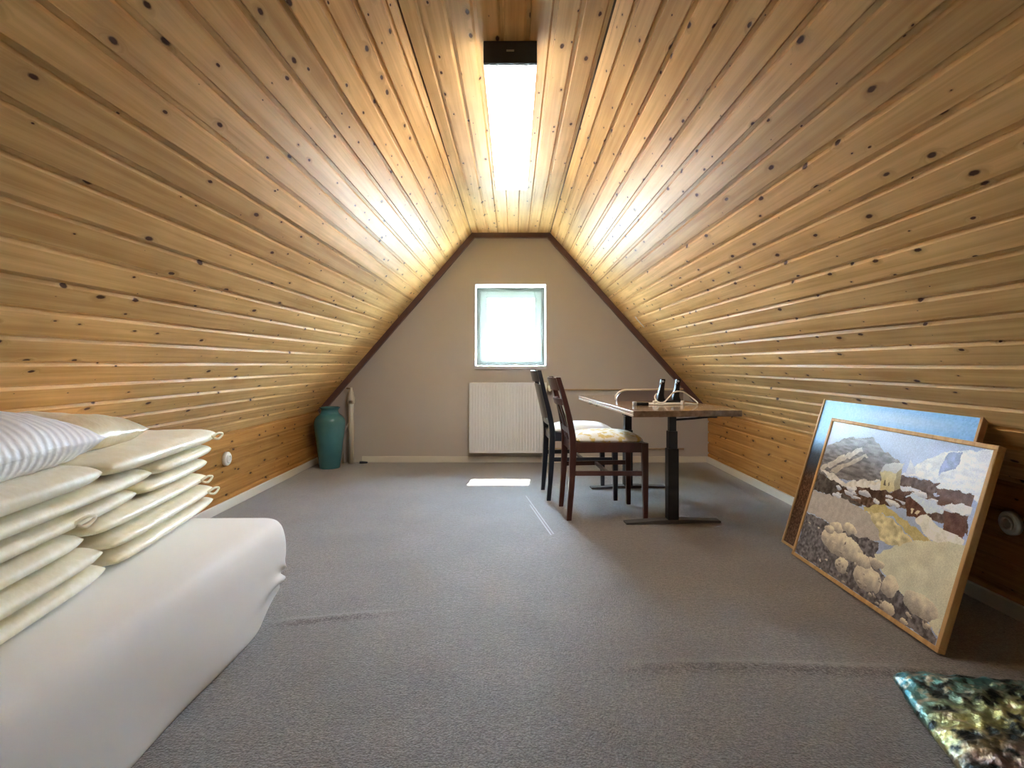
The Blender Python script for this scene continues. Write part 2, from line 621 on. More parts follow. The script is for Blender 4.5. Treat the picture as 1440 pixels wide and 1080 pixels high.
# baseboards
def baseboard(name, x0, x1, y0, y1):
    bm = bmesh.new()
    add_box(bm, x0, x1, y0, y1, 0, .062, .004)
    struct(obj(name, bm, M['baseboard']))
baseboard('baseboard_left', KL, KL + .016, Y0, Y1 - .002)
baseboard('baseboard_right', KR - .016, KR, Y0, Y1 - .002)
baseboard('baseboard_back', -1.54, KR - .017, Y1 - .016, Y1)

# window
GY = Y1 + .27
window = bpy.data.objects.new('window_1', None)
COL.objects.link(window)
window.location = (0, GY, 0)
struct(window)
def rect_frame(bm, x0, x1, z0, z1, w, y0, y1, bev=.006):
    add_box(bm, x0, x0 + w, y0, y1, z0, z1, bev)
    add_box(bm, x1 - w, x1, y0, y1, z0, z1, bev)
    add_box(bm, x0 + w - .002, x1 - w + .002, y0, y1, z0, z0 + w, bev)
    add_box(bm, x0 + w - .002, x1 - w + .002, y0, y1, z1 - w, z1, bev)
bm = bmesh.new()
rect_frame(bm, WX0, WX1, WZ0 + .005, WZ1, .05, .035, .09)
obj('window_frame', bm, M['pvc'], window)
bm = bmesh.new()
rect_frame(bm, WX0 + .035, WX1 - .03, WZ0 + .042, WZ1 - .035, .075, .0, .06, .01)
obj('sash', bm, M['pvc'], window)
bm = bmesh.new()
add_box(bm, WX0 + .10, WX1 - .095, .028, .034, WZ0 + .10, WZ1 - .10)
obj('pane', bm, M['glass'], window)
bm = bmesh.new()
add_box(bm, WX0 + .058, WX0 + .082, -.012, .0, 1.24, 1.32, .004)
add_tube(bm, [(WX0 + .07, -.006, 1.30), (WX0 + .07, -.045, 1.30)], .009)
add_box(bm, WX0 + .061, WX0 + .079, -.055, -.037, 1.18, 1.31, .006)
obj('handle', bm, M['white_pl'], window, True)
bm = bmesh.new()
add_box(bm, WX0 - .005, WX1 + .005, Y1 - .03 - GY, .034, WZ0 - .03, WZ0 + .002, .004)
obj('window_sill', bm, M['sill'], window)

# unseen ground outdoors, added to bounce daylight in through the window
bm = bmesh.new()
add_box(bm, -40, 40, Y1 + .4, 80, -3.2, -3.0)
m = mat('pale_bounce_ground', (.4, .4, .36), .9)
t = NT(m)
t.l(t.mix(t.noise(t.coords(), .6, 4), (.36, .37, .32), (.46, .45, .40)), t.b.inputs['Base Color'])
struct(obj('ground', bm, m))

# ------------------------------------------------------------------ ceiling lamp
LX, LW, LY0, LY1 = -.013, .2185, 2.273, 3.933
LZ0, LZ1 = 2.2355, ZC
lamp = thing('ceiling_lamp', 'long white fluorescent ceiling lamp with dark end caps on the flat ceiling', 'lamp', (LX, LY0, LZ0))
hl = LW / 2
bm = bmesh.new()
add_box(bm, -hl + .002, hl - .002, .02, LY1 - LY0 - .02, .024, LZ1 - LZ0 - .001, .003)
obj('housing', bm, M['white_pl'], lamp)
bm = bmesh.new()
add_prism(bm, [(-hl, .023), (-hl, .010), (-hl + .010, 0), (hl - .010, 0), (hl, .010), (hl, .023)], 'y', .022, LY1 - LY0 - .022)
obj('diffuser', bm, M['diffuser'], lamp)
cap1 = None
for k, (a, b) in enumerate(((0, .022), (LY1 - LY0 - .022, LY1 - LY0))):
    bm = bmesh.new()
    add_box(bm, -hl - .001, hl + .001, a, b, -.001, LZ1 - LZ0 - .001, .003)
    e = obj('end_cap', bm, M['grey_pl'] if k == 0 else M['white_pl'], lamp)
    if k == 0:
        e['label'] = 'charcoal end cap with a small silver mark'
        bm = bmesh.new()
        add_box(bm, -.016, .016, -.0015, .0005, .045, .053, .0006)
        obj('badge', bm, M['silver'], e)
for x in (-.065, .06):
    bm = bmesh.new()
    add_box(bm, x - .014, x + .014, .022, .062, -.0012, .004, .0005)
    obj('dim_glow_patch', bm, M['tube_end'], lamp)  # weakly glowing plate on the diffuser, imitates the dimmer tube ends

# ------------------------------------------------------------------ radiator, pipes
rad = thing('radiator', 'white ribbed panel radiator on the beige wall under the small window', 'radiator', (-.055, Y1 - .11, .11))
RW, RH = .385, .706
bm = bmesh.new()
n = 25
pts = []
for i in range(n * 4 + 1):
    x = -RW + .02 + (2 * RW - .04) * i / (n * 4)
    ph = (i % 4)
    pts.append((x, (0, .0, .007, .007)[ph]))
lo = [bm.verts.new((x, y, .035)) for x, y in pts]
hi = [bm.verts.new((x, y, RH - .035)) for x, y in pts]
lo2 = [bm.verts.new((x, .0, .012)) for x, y in pts]
hi2 = [bm.verts.new((x, .0, RH - .012)) for x, y in pts]
for i in range(len(pts) - 1):
    bm.faces.new((lo[i], lo[i + 1], hi[i + 1], hi[i]))
    bm.faces.new((lo2[i], lo2[i + 1], lo[i + 1], lo[i]))
    bm.faces.new((hi[i], hi[i + 1], hi2[i + 1], hi2[i]))
add_box(bm, -RW, RW, .008, .02, 0, RH, .003)
add_box(bm, -RW, -RW + .022, -.001, .02, .0, RH, .003)
add_box(bm, RW - .022, RW, -.001, .02, .0, RH, .003)
add_box(bm, -RW, RW, -.001, .02, .0, .014, .003)
add_box(bm, -RW, RW, -.001, .02, RH - .014, RH, .003)
obj('front_panel', bm, M['radiator'], rad)
bm = bmesh.new()
add_box(bm, -RW + .01, RW - .01, .065, .08, .02, RH - .02, .003)
obj('rear_panel', bm, M['radiator'], rad)
bm = bmesh.new()
for i in range(32):
    x = -RW + .02 + i * (2 * RW - .05) / 31
    add_box(bm, x, x + .008, .014, .072, RH - .006, RH + .001)
o = obj('top_grille', bm, M['radiator'], rad)
for s in (-1, 1):
    bm = bmesh.new()
    add_box(bm, s * RW - .004, s * RW + .004, .004, .078, .004, RH - .002, .002)
    obj('side_cover', bm, M['radiator'], rad)
    bm = bmesh.new()
    add_box(bm, s * .25 - .012, s * .25 + .012, .075, .11, .08, RH - .06, .002)
    obj('bracket', bm, M['radiator'], rad)
bm = bmesh.new()
add_tube(bm, spline([(RW - .01, .05, RH - .06), (RW + .05, .06, RH - .07), (RW + .09, .092, RH - .075), (1.55, .092, RH - .075), (1.59, .10, RH - .075)], 6), .009)
obj('heating_pipe', bm, M['pipe'], rad, True)
bm = bmesh.new()
add_tube(bm, spline([(RW - .01, .05, .05), (RW + .05, .06, .035), (RW + .09, .092, .03), (1.68, .092, .03), (1.73, .10, .03)], 6), .009)
obj('heating_pipe', bm, M['pipe'], rad, True)
bm = bmesh.new()
add_lathe(bm, [(.012, 0), (.017, .01), (.018, .05), (.014, .06)], 16, centre=(RW + .035, .05, RH - .09))
obj('valve', bm, M['white_pl'], rad, True)

riser = thing('heating_riser', 'upright pale heating pipe with valve standing beside the teal vase', 'pipe', (-1.635, Y1 - .06, 0))
bm = bmesh.new()
add_tube(bm, [(0, 0, .0), (0, 0, .70)], .027, 16)
obj('main_pipe', bm, M['pipe_white'], riser, True)
bm = bmesh.new()
add_lathe(bm, [(.030, .60), (.036, .61), (.036, .66), (.028, .69), (.024, .72), (.012, .745), (.012, .765)], 16)
obj('valve_body', bm, M['pipe_white'], riser, True)
bm = bmesh.new()
add_tube(bm, [(-.005, -.03, .625), (.02, -.055, .625)], .012, 10)
obj('valve_knob', bm, M['brass'], riser, True)
bm = bmesh.new()
add_tube(bm, [(-.05, .01, .755), (.0, .0, .755)], .008, 10)
obj('valve_knob', bm, M['brass'], riser, True)
bm = bmesh.new()
add_tube(bm, [(-.085, .01, .0), (-.085, .01, .30), (-.06, .02, .36), (-.02, .01, .40)], .012, 10)
obj('return_pipe', bm, M['pipe_white'], riser, True)
bm = bmesh.new()
add_tube(bm, spline([(.05, -.02, .012), (.09, -.03, .013), (.13, -.05, .012), (.06, -.07, .012), (.10, -.06, .018)], 6), .008)
tag(obj('floor_cable', bm, M['black'], smooth=True), 'short dark cable curled on carpet at the foot of the pale pipe', 'cable').location = (-1.60, Y1 - .03, 0)

# ------------------------------------------------------------------ vase
bm = bmesh.new()
prof = [(0.0, .004), (.085, .0), (.097, .006), (.103, .05), (.113, .12), (.128, .24), (.141, .33), (.149, .40), (.149, .44), (.138, .478), (.115, .505), (.092, .522), (.083, .54), (.084, .56), (.096, .578), (.098, .584), (.090, .586), (.076, .575), (.072, .54), (.08, .5), (.0, .42)]
pr = [(p.x, p.y) for p in spline([(a, b, 0) for a, b in prof], 3)]
add_lathe(bm, [(max(a, .0005), b) for a, b in pr], 48)
vase = obj('floor_vase', bm, M['teal'], smooth=True)
vase.location = (-1.775, 5.36, 0)
tag(vase, 'tall teal glazed ceramic floor vase in the far left corner', 'vase')

# ------------------------------------------------------------------ round outlets on the knee walls
def outlet(loc, sgn, label):
    o = thing('wall_socket', label, 'socket', loc)
    def disc(name, r, a, b, m, hole=0):
        bm = bmesh.new()
        add_lathe(bm, [(.001, a), (r, a), (r, b - .006), (r - .006, b), (.001, b)] if not hole else [(.001, a), (r, a), (r, b - .005), (r - .005, b), (hole, b), (hole - .003, b - .012), (.001, b - .012)], 28, cap=False)
        bmesh.ops.rotate(bm, verts=bm.verts[:], cent=(0, 0, 0), matrix=Matrix.Rotation(sgn * PI / 2, 3, 'Y'))
        return obj(name, bm, m, o, True)
    disc('cover', .047, 0, .024, M['white_pl'])
    disc('insert', .03, .02, .031, M['white_pl'], .02)
    for dy in (-.008, .008):
        bm = bmesh.new()
        x = sgn * .0197
        add_box(bm, min(x, x + sgn * .003), max(x, x + sgn * .003), dy - .003, dy + .003, -.003, .003)
        obj('contact', bm, M['black'], o)
outlet((KL + .001, 3.81, .35), 1, 'round pale wall socket on the left boards beyond the cushion stack')
outlet((KR - .001, 2.197, .37), -1, 'round white wall socket on dark boards behind the leaning pictures')

bm = bmesh.new()
cb = [(1.135, 5.30, 1.50), (1.165, 5.27, 1.44), (1.205, 5.25, 1.385), (1.235, 5.27, 1.36), (1.245, 5.28, 1.352)]
cc_ = spline(cb, 6)
add_tube(bm, cc_, .006)
tag(obj('loose_cable', bm, M['cable'], smooth=True), 'short loose white cable end sticking out of the right sloping boards', 'cable')

# ------------------------------------------------------------------ bed
def build_bed():
    w, l, h = .98, 1.98, .375
    bm = bmesh.new()
    # outline with rounded corners (right, far corner is the one in view)
    outl = []
    r = .10
    def arc(cx, cy, a0, a1, n=9):
        for k in range(n):
            a = a0 + (a1 - a0) * k / (n - 1)
            outl.append((cx + r * math.cos(a), cy + r * math.sin(a), math.cos(a), math.sin(a)))
    def edge(x0, y0, x1, y1, nx_, ny_, n):
        for k in range(1, n):
            outl.append((x0 + (x1 - x0) * k / n, y0 + (y1 - y0) * k / n, nx_, ny_))
    hw = w / 2
    arc(hw - r, l - r, 0, PI / 2, 13)
    edge(hw - r, l, -hw + r, l, 0, 1, 24)
    arc(-hw + r, l - r, PI / 2, PI, 7)
    edge(-hw, l - r, -hw, r, -1, 0, 24)
    arc(-hw + r, r, PI, 1.5 * PI, 7)
    edge(-hw + r, 0, hw - r, 0, 0, -1, 16)
    arc(hw - r, r, 1.5 * PI, 2 * PI, 7)
    for k in range(1, 90):
        t_ = 1 - (1 - k / 90) ** 1.7
        outl.append((hw, r + (l - 2 * r) * t_, 1, 0))
    p0 = [(-.022, .003), (-.016, .012), (-.010, .03), (-.005, .055), (-.002, .085), (.002, .12), (.004, .16), (.005, .20), (.004, .25), (.001, .29), (-.005, .32), (-.015, .345), (-.032, .363), (-.06, .372), (-.096, .376)]
    prof = [(q.x, q.y) for q in spline([(a, b, 0) for a, b in p0], 4)]
    rings = []
    for (dn, z) in prof:
        ring = []
        for (x, y, nx_, ny_) in outl:
            # folds gathered at a pinch under the far right corner
            if nx_ > .01 and y > l - r - 1e-6:
                a = (PI / 4 - math.atan2(ny_, nx_)) * r
            elif nx_ > .99:
                a = PI / 4 * r + (l - r - y)
            else:
                a = -.2
            b = z - .135
            rr = math.hypot(a, b) + 1e-5
            th = math.atan2(b, a)
            env = math.exp(-rr / .13) * min(1, rr / .03) * (1 if abs(th) < 1.9 else 0) * max(0, 1 - max(0, b - .015) / .07)
            f = .030 * math.sin(th * 10.5 + .6) * env - .035 * math.exp(-(rr / .055) ** 2)
            tuck = -.075 * math.exp(-(a / .16) ** 2) * max(0.0, min(1.0, (.15 - z) / .13))
            f2 = .004 * math.sin(y * 9 + z * 14) * max(0, 1 - z / .3) * (1 if nx_ > .5 else 0)
            d = dn + f + tuck + f2 + .006 * noise.noise(Vector((x * 2.3, y * 2.3, z * 5)))
            ring.append(bm.verts.new((x + nx_ * d, y + ny_ * d, z)))
        rings.append(ring)
    n = len(outl)
    for A, B in zip(rings, rings[1:]):
        for i in range(n):
            bm.faces.new((A[i], A[(i + 1) % n], B[(i + 1) % n], B[i]))
    bm.faces.new(rings[-1]); bm.faces.new(rings[0][::-1])
    o = obj('bed', bm, M['sheet'], smooth=True)
    o.location = (-.925 - w / 2, .34, 0)
    return tag(o, 'low bed in a white fitted sheet gathered under its corner', 'bed')
build_bed()

# ------------------------------------------------------------------ cushions and pillows
def cushion_mesh(w, l, h, seed, n=26, flat=8.0, puff=.45, wr=.006, sag=0.0):
    """soft slab: rounded plan, puffy edges, light creases"""
    bm = bmesh.new()
    def ss(t):
        return math.copysign(abs(math.sin(t * PI / 2)) ** .8, t)
    top, bot = [], []
    for j in range(n + 1):
        rt, rb = [], []
        for i in range(n + 1):
            u, v = ss(-1 + 2 * i / n), ss(-1 + 2 * j / n)
            # pull corners in so the plan is a rounded rectangle
            k = 1 - .055 * (u * u * v * v) ** 2
            x, y = u * w / 2 * k, v * l / 2 * k
            e = (max(0, 1 - abs(u) ** flat) ** puff) * (max(0, 1 - abs(v) ** flat) ** puff)
            nz = noise.noise(Vector((x * 7 + seed * 3.1, y * 7, seed))) * wr + noise.noise(Vector((x * 22 + seed, y * 22, seed * 2))) * wr * .45
            edge = i in (0, n) or j in (0, n)
            zs = -sag * (u * u + v * v)
            if edge:
                vv = bm.verts.new((x, y, zs + nz * .5))
                rt.append(vv); rb.append(vv)
            else:
                rt.append(bm.verts.new((x, y, zs + h / 2 * e + nz * e)))
                rb.append(bm.verts.new((x, y, zs - h / 2 * e)))
        top.append(rt); bot.append(rb)
    for j in range(n):
        for i in range(n):
            bm.faces.new((top[j][i], top[j][i + 1], top[j + 1][i + 1], top[j + 1][i]))
            q = (bot[j][i], bot[j + 1][i], bot[j + 1][i + 1], bot[j][i + 1])
            if len(set(q)) == 4:
                try:
                    bm.faces.new(q)
                except ValueError:
                    pass
    return bm

# stack on the bed: far pile and near pile of folded lounger cushions
ang = math.atan2(1.106 - 1.30, 1.21) * -1      # stack is turned a little towards the room
ordn = ['lowest', 'second from the bottom', 'third from the bottom', 'fourth from the bottom', 'fifth from the bottom', 'topmost']
def tie(parent, w, y, seed):
    bm = bmesh.new()
    x = w / 2
    add_tube(bm, spline([(x - .005, y, 0), (x + .012, y + .03, .012), (x + .018, y + .06, .004), (x + .012, y + .03, -.012), (x - .002, y + .01, -.006)], 6), .005, 6)
    obj('tie', bm, M['damask'], parent, True)

hL = .0555
Z0 = .383
face_x = lambda y: -1.10 - (y - 1.2) * .165     # x of the room-side face along the bed
CW = .60
far_l = [(1.585, 2.40), (1.56, 2.38), (1.50, 2.36), (1.80, 2.37), (1.875, 2.38), (1.545, 2.415)]
near_l = [(.88, 1.575), (.86, 1.55), (.84, 1.49), (.84, 1.79), (.86, 1.865), (.90, 1.535)]
for k in range(6):
    zc = Z0 + hL * (k + .5)
    jit = (.0, .006, -.012, -.018, -.004, .012)[k]
    for which, (y0, y1) in (('far', far_l[k]), ('near', near_l[k])):
        yc = (y0 + y1) / 2
        l = y1 - y0
        hh = hL * (1.0 if k < 5 else 1.25)
        bm = cushion_mesh(CW, l, hh * 1.0, k * 2.7 + (9 if which == 'near' else 1), wr=.006, puff=.5, flat=8)
        nm = 'folded_cushion'
        pos = 'topmost cream cushion' if k == 5 else ('lowest cream cushion' if k == 0 else 'cream cushion %s' % ordn[k])
        o = obj(nm, bm, M['damask'], smooth=True)
        o.location = (face_x(yc) - CW / 2 * math.cos(ang) + jit, yc, zc + (.006 if k == 5 else 0))
        o.rotation_euler = (random.uniform(-.006, .006), 0, ang)
        tag(o, '%s in the %s pile stacked on the white bed' % (pos, 'farther' if which == 'far' else 'nearer'), 'cushion', 'cream folded cushions stacked on the bed')
        if (which, k) in (('far', 2), ('near', 3), ('far', 1), ('far', 5)):
            tie(o, CW, l * (.36 if which == 'far' else .1), k)
ZT = Z0 + hL * 6 + .012

def pillow(name, w, l, h, loc, rot, m, seed, label, wr, pleat=False, puff=.62, floor_z=-.05):
    bm = cushion_mesh(w, l, h, seed, n=40, flat=2.6, puff=puff, wr=wr)
    for v in bm.verts:
        x, y = v.co.x / (w / 2), v.co.y / (l / 2)
        # pointed corners
        f = 1 - .07 * (1 - min(1, (x * y) ** 2)) * max(abs(x), abs(y)) ** 6
        v.co.x *= f; v.co.y *= f
        if pleat:
            d = max(abs(x), abs(y))
            v.co.z += .013 * math.sin(v.co.y * 85) * max(0, d - .5) * min(1, 5 * (1 - d)) * (1 if v.co.z > 0 else -1)
        v.co.z = max(v.co.z, floor_z)
    o = obj(name, bm, m, smooth=True)
    o.location = loc
    o.rotation_euler = rot
    tag(o, label, 'pillow')
    return o
p1 = pillow('striped_pillow', .62, .78, .22, (-1.43, 1.24, ZT + .054), (.0, .0, .17), M['striped'], 3, 'white striped pillow with pleated seam lying on top of the cushions', .012, True, floor_z=-.052)
p2 = pillow('cream_pillow', .46, .44, .15, (-1.52, 1.80, ZT + .036), (.0, .0, .14), M['satin'], 8, 'cream satin pillow tucked behind the white striped pillow', .014, floor_z=-.034)

# ------------------------------------------------------------------ leaning pictures
def art_front():
    W, H = 300, 220
    yy, xx = np.mgrid[0:H, 0:W]
    U = (xx + .5) / W; V = (yy + .5) / H
    rs = np.random.RandomState(4)
    def nz(sx, sy):
        a = rs.rand(sy + 2, sx + 2)
        gx, gy = U * sx, V * sy
        i, j = gx.astype(int), gy.astype(int)
        fx, fy = gx - i, gy - j
        fx = fx * fx * (3 - 2 * fx); fy = fy * fy * (3 - 2 * fy)
        return (a[j, i] * (1 - fx) + a[j, i + 1] * fx) * (1 - fy) + (a[j + 1, i] * (1 - fx) + a[j + 1, i + 1] * fx) * fy
    wx = (nz(40, 30) - .5) * .018; wy = (nz(40, 30) - .5) * .018
    img = np.zeros((H, W, 3))
    img[:] = (172, 188, 214)
    img += ((nz(9, 12) - .5) * 34)[..., None]
    def inside(poly):
        r = np.zeros((H, W), bool)
        px, py = U + wx, V + wy
        n = len(poly)
        for k in range(n):
            x1, y1 = poly[k]; x2, y2 = poly[(k + 1) % n]
            if y1 == y2:
                continue
            c = ((y1 > py) != (y2 > py)) & (px < (x2 - x1) * (py - y1) / (y2 - y1) + x1)
            r ^= c
        return r
    def fill(poly, col, tex=0, sx=60, sy=45):
        mk = inside(poly)
        v = np.array(col, float) + ((nz(sx, sy) - .5) * tex)[..., None]
        img[mk] = v[mk]
    def ell(cx, cy, a, b, top, low, rot=0):
        mk = ((U + wx - cx) / a) ** 2 + ((V + wy - cy) / b) ** 2 < 1
        f = np.clip((V - cy) / b * .6 + .55 + (nz(50, 40) - .5) * .5, 0, 1)[..., None]
        img[mk] = (np.array(low, float) * (1 - f) + np.array(top, float) * f)[mk]
    fill([(.0, .60), (.0, .80), (.135, .90), (.329, .94), (.56, .82), (.52, .66), (.045, .598)], (126, 124, 126), 60, 30, 90)
    fill([(.002, .645), (.165, .792), (.181, .777), (.024, .621)], (205, 200, 190), 30)
    fill([(.044, .683), (.288, .868), (.3, .844), (.084, .658)], (200, 196, 190), 30)
    fill([(.09, .645), (.33, .83), (.35, .81), (.14, .64)], (188, 182, 172), 30)
    fill([(.60, .76), (.695, .87), (.80, .95), (1.0, .995), (1.03, .72), (.80, .765), (.66, .77)], (222, 228, 236), 40, 40, 60)
    fill([(.787, .81), (.793, .938), (.869, .961), (.857, .861)], (150, 166, 202), 40)
    fill([(.0, .61), (.238, .575), (.412, .597), (.406, .496), (.201, .492), (.0, .48)], (84, 76, 70), 50)
    fill([(.186, .533), (.432, .653), (.605, .76), (.804, .765), (.963, .754), (.985, .558), (.769, .586), (.564, .563), (.44, .507)], (96, 74, 62), 70, 70, 60)
    for k in range(46):
        cx = rs.uniform(.2, .97); cy = .54 + .19 * (cx - .2) + rs.uniform(-.045, .075) * (1.2 - abs(cx - .5))
        if cy < .56 and cx > .75:
            continue
        ell(cx, cy, rs.uniform(.016, .045), rs.uniform(.008, .018), (232, 236, 240), (170, 176, 190))
    fill([(.017, .639), (.127, .637), (.231, .596), (.372, .667), (.478, .681), (.496, .645), (.244, .575), (.102, .594)], (222, 220, 214), 40)
    fill([(.422, .625), (.507, .64), (.521, .581), (.449, .567)], (70, 52, 44), 30)
    fill([(.409, .638), (.48, .673), (.514, .646), (.434, .617)], (228, 230, 232), 20)
    fill([(.567, .665), (.643, .678), (.651, .621), (.586, .601)], (88, 62, 50), 30)
    fill([(.578, .683), (.663, .716), (.738, .705), (.629, .671)], (222, 228, 236), 20)
    fill([(.615, .769), (.622, .867), (.677, .784)], (206, 214, 226), 16)
    fill([(.464, .746), (.557, .761), (.575, .651), (.491, .636)], (204, 196, 152), 18)
    fill([(.557, .761), (.589, .79), (.609, .676), (.575, .651)], (160, 150, 118), 18)
    fill([(.464, .746), (.491, .802), (.589, .827), (.589, .79), (.557, .761)], (198, 200, 198), 14)
    for a in (.50, .53):
        fill([(a, .70), (a + .010, .702), (a + .013, .675), (a + .003, .672)], (96, 88, 70))
    fill([(.796, .742), (.968, .756), (.968, .704), (.829, .661)], (104, 74, 58), 40)
    fill([(.788, .747), (.823, .791), (.918, .801), (.969, .775), (.95, .761), (.901, .774), (.81, .739)], (224, 230, 240), 18)
    fill([(.661, .639), (.727, .665), (.778, .603), (.777, .553), (.68, .541)], (96, 62, 48), 34)
    for a in (.70, .73):
        fill([(a, .59), (a + .016, .592), (a + .016, .565), (a, .563)], (216, 206, 180))
    fill([(.654, .648), (.688, .676), (.80, .673), (.863, .638), (.86, .616), (.778, .603), (.697, .642)], (206, 218, 236), 18)
    fill([(.861, .637), (.972, .642), (.968, .538), (.885, .538)], (100, 66, 52), 40)
    fill([(.86, .65), (.879, .687), (.973, .708), (.981, .664), (.943, .645)], (230, 232, 234), 14)
    fill([(.433, .492), (.614, .503), (.756, .425), (.70, .36), (.593, .351), (.475, .454)], (206, 196, 158), 70, 50, 50)
    fill([(.424, .499), (.544, .561), (.831, .477), (.86, .44), (.751, .432), (.612, .515), (.435, .478)], (192, 180, 128), 22)
    fill([(.78, .60), (.87, .55), (.98, .54), (.985, .50), (.83, .47), (.74, .54)], (228, 228, 220), 26)
    fill([(.0, .305), (.349, .312), (.58, .342), (.578, .261), (.642, .186), (.776, .142), (.903, .12), (.99, .032), (.99, .0), (.0, .0)], (104, 100, 102), 70, 80, 70)
    fill([(.0, .475), (.264, .499), (.40, .49), (.472, .466), (.54, .41), (.588, .356), (.464, .313), (.349, .309), (.0, .313)], (182, 176, 170), 16)
    fill([(.571, .257), (.66, .345), (.768, .440), (.85, .47), (1.0, .52), (1.0, .04), (.886, .136), (.776, .142), (.62, .205)], (212, 212, 192), 22, 20, 20)
    for cx, cy, a, b in ((.343, .215, .165, .075), (.387, .104, .05, .045), (.572, .113, .092, .07), (.71, .141, .048, .058), (.877, .135, .09, .06), (.729, .024, .046, .034), (.503, .192, .072, .042), (.276, .306, .058, .032), (.372, .331, .05, .034), (.935, .069, .024, .016), (.824, .019, .021, .014), (.60, .22, .05, .03), (.23, .27, .04, .025)):
        ell(cx, cy, a, b, (230, 222, 200), (150, 142, 134))
    for k in range(60):
        cx, cy = rs.uniform(.02, .95), rs.uniform(.01, .30)
        if cy < .3 - .27 * cx + .05 and abs(cy - (.3 - .27 * cx)) < .2:
            ell(cx, cy, rs.uniform(.005, .014), rs.uniform(.005, .012), (214, 206, 190), (120, 112, 106))
    img += (rs.rand(H, W) - .5)[..., None] * 20
    return np.clip(img * 1.08, 0, 250) / 255

def art_back():
    W, H = 120, 90
    yy, xx = np.mgrid[0:H, 0:W]
    U = (xx + .5) / W; V = (yy + .5) / H
    rs = np.random.RandomState(9)
    sky = np.array((120, 176, 232.)); low = np.array((92, 62, 40.)); mid = np.array((58, 66, 78.))  # the blue partly stands for the window reflected in the gloss
    f = np.clip((V - .62) / .10, 0, 1)[..., None]
    img = mid * (1 - f) + sky * f
    g = np.clip((V - .45) / .12, 0, 1)[..., None]
    img = low * (1 - g) + img * g
    cloud = np.exp(-(((U - .6) / .3) ** 2 + ((V - .93) / .04) ** 2))[..., None]
    img = img * (1 - .4 * cloud) + 225 * .4 * cloud
    tex = rs.rand(H, W)
    img += ((tex - .5) * 34 * np.where(V < .5, 1.4, .35))[..., None]
    return np.clip(img, 0, 255) / 255

def lin(c):
    return np.where(c <= .04045, c / 12.92, ((c + .055) / 1.055) ** 2.4)

def picture(name, label, bl_far, near_y, xb, height, tilt, art, frame_w, depth):
    """picture leaning towards +x; its foot runs from y=bl_far (left of the art) to near_y"""
    length = bl_far - near_y
    # local: x = along the picture from far to near, y = up the picture, z = out to the room
    root = thing(name, label, 'picture', (xb, bl_far, .0))
    ca, sa = math.cos(tilt), math.sin(tilt)
    ex, ey = Vector((0, -1, 0)), Vector((sa, 0, ca))
    ez = ex.cross(ey)
    R = Matrix((ex, ey, ez)).transposed().to_4x4()
    root.matrix_world = Matrix.Translation((xb, bl_far, depth * sa + .001)) @ R
    bm = bmesh.new()
    fw = frame_w
    for (x0, x1, y0, y1) in ((0, length, 0, fw), (0, length, height - fw, height), (0, fw, fw, height - fw), (length - fw, length, fw, height - fw)):
        add_box(bm, x0, x1, y0, y1, -depth, 0, .0025)
    obj('frame', bm, M['frame_wood'], root)
    bm = bmesh.new()
    add_box(bm, fw * .6, length - fw * .6, fw * .6, height - fw * .6, -depth * .7, -depth * .45)
    obj('backing_board', bm, M['puzzle_back'], root)
    H, W, _ = art.shape
    xs_ = np.linspace(fw * .9, length - fw * .9, W + 1)
    ys_ = np.linspace(fw * .9, height - fw * .9, H + 1)
    X, Y = np.meshgrid(xs_, ys_)
    co = np.stack([X, Y, np.full_like(X, -.006)], -1).reshape(-1, 3)
    idx = np.arange((W + 1) * (H + 1)).reshape(H + 1, W + 1)
    faces = np.stack([idx[:-1, :-1], idx[:-1, 1:], idx[1:, 1:], idx[1:, :-1]], -1).reshape(-1, 4)
    me = bpy.data.meshes.new('print')
    me.vertices.add(len(co)); me.vertices.foreach_set('co', co.ravel())
    me.loops.add(faces.size); me.loops.foreach_set('vertex_index', faces.ravel().astype(np.int32))
    me.polygons.add(len(faces)); me.polygons.foreach_set('loop_start', np.arange(0, faces.size, 4, dtype=np.int32))
    me.update(calc_edges=True)
    ca_ = me.color_attributes.new('art', 'FLOAT_COLOR', 'CORNER')
    cl = np.ones((len(faces), 4, 4)); cl[..., :3] = lin(art).reshape(-1, 1, 3)
    ca_.data.foreach_set('color', cl.ravel())
    link('print', me, root, M['print'])
    return root

picture('framed_jigsaw', 'framed jigsaw of a snowy mountain village leaning in front', 2.90, 1.90, 1.452, .742, math.radians(16.6), art_front(), .017, .028)
picture('framed_picture', 'framed blue sky picture mostly hidden behind the snowy village jigsaw', 3.10, 2.045, 1.496, .848, math.radians(16.6), art_back(), .014, .024)

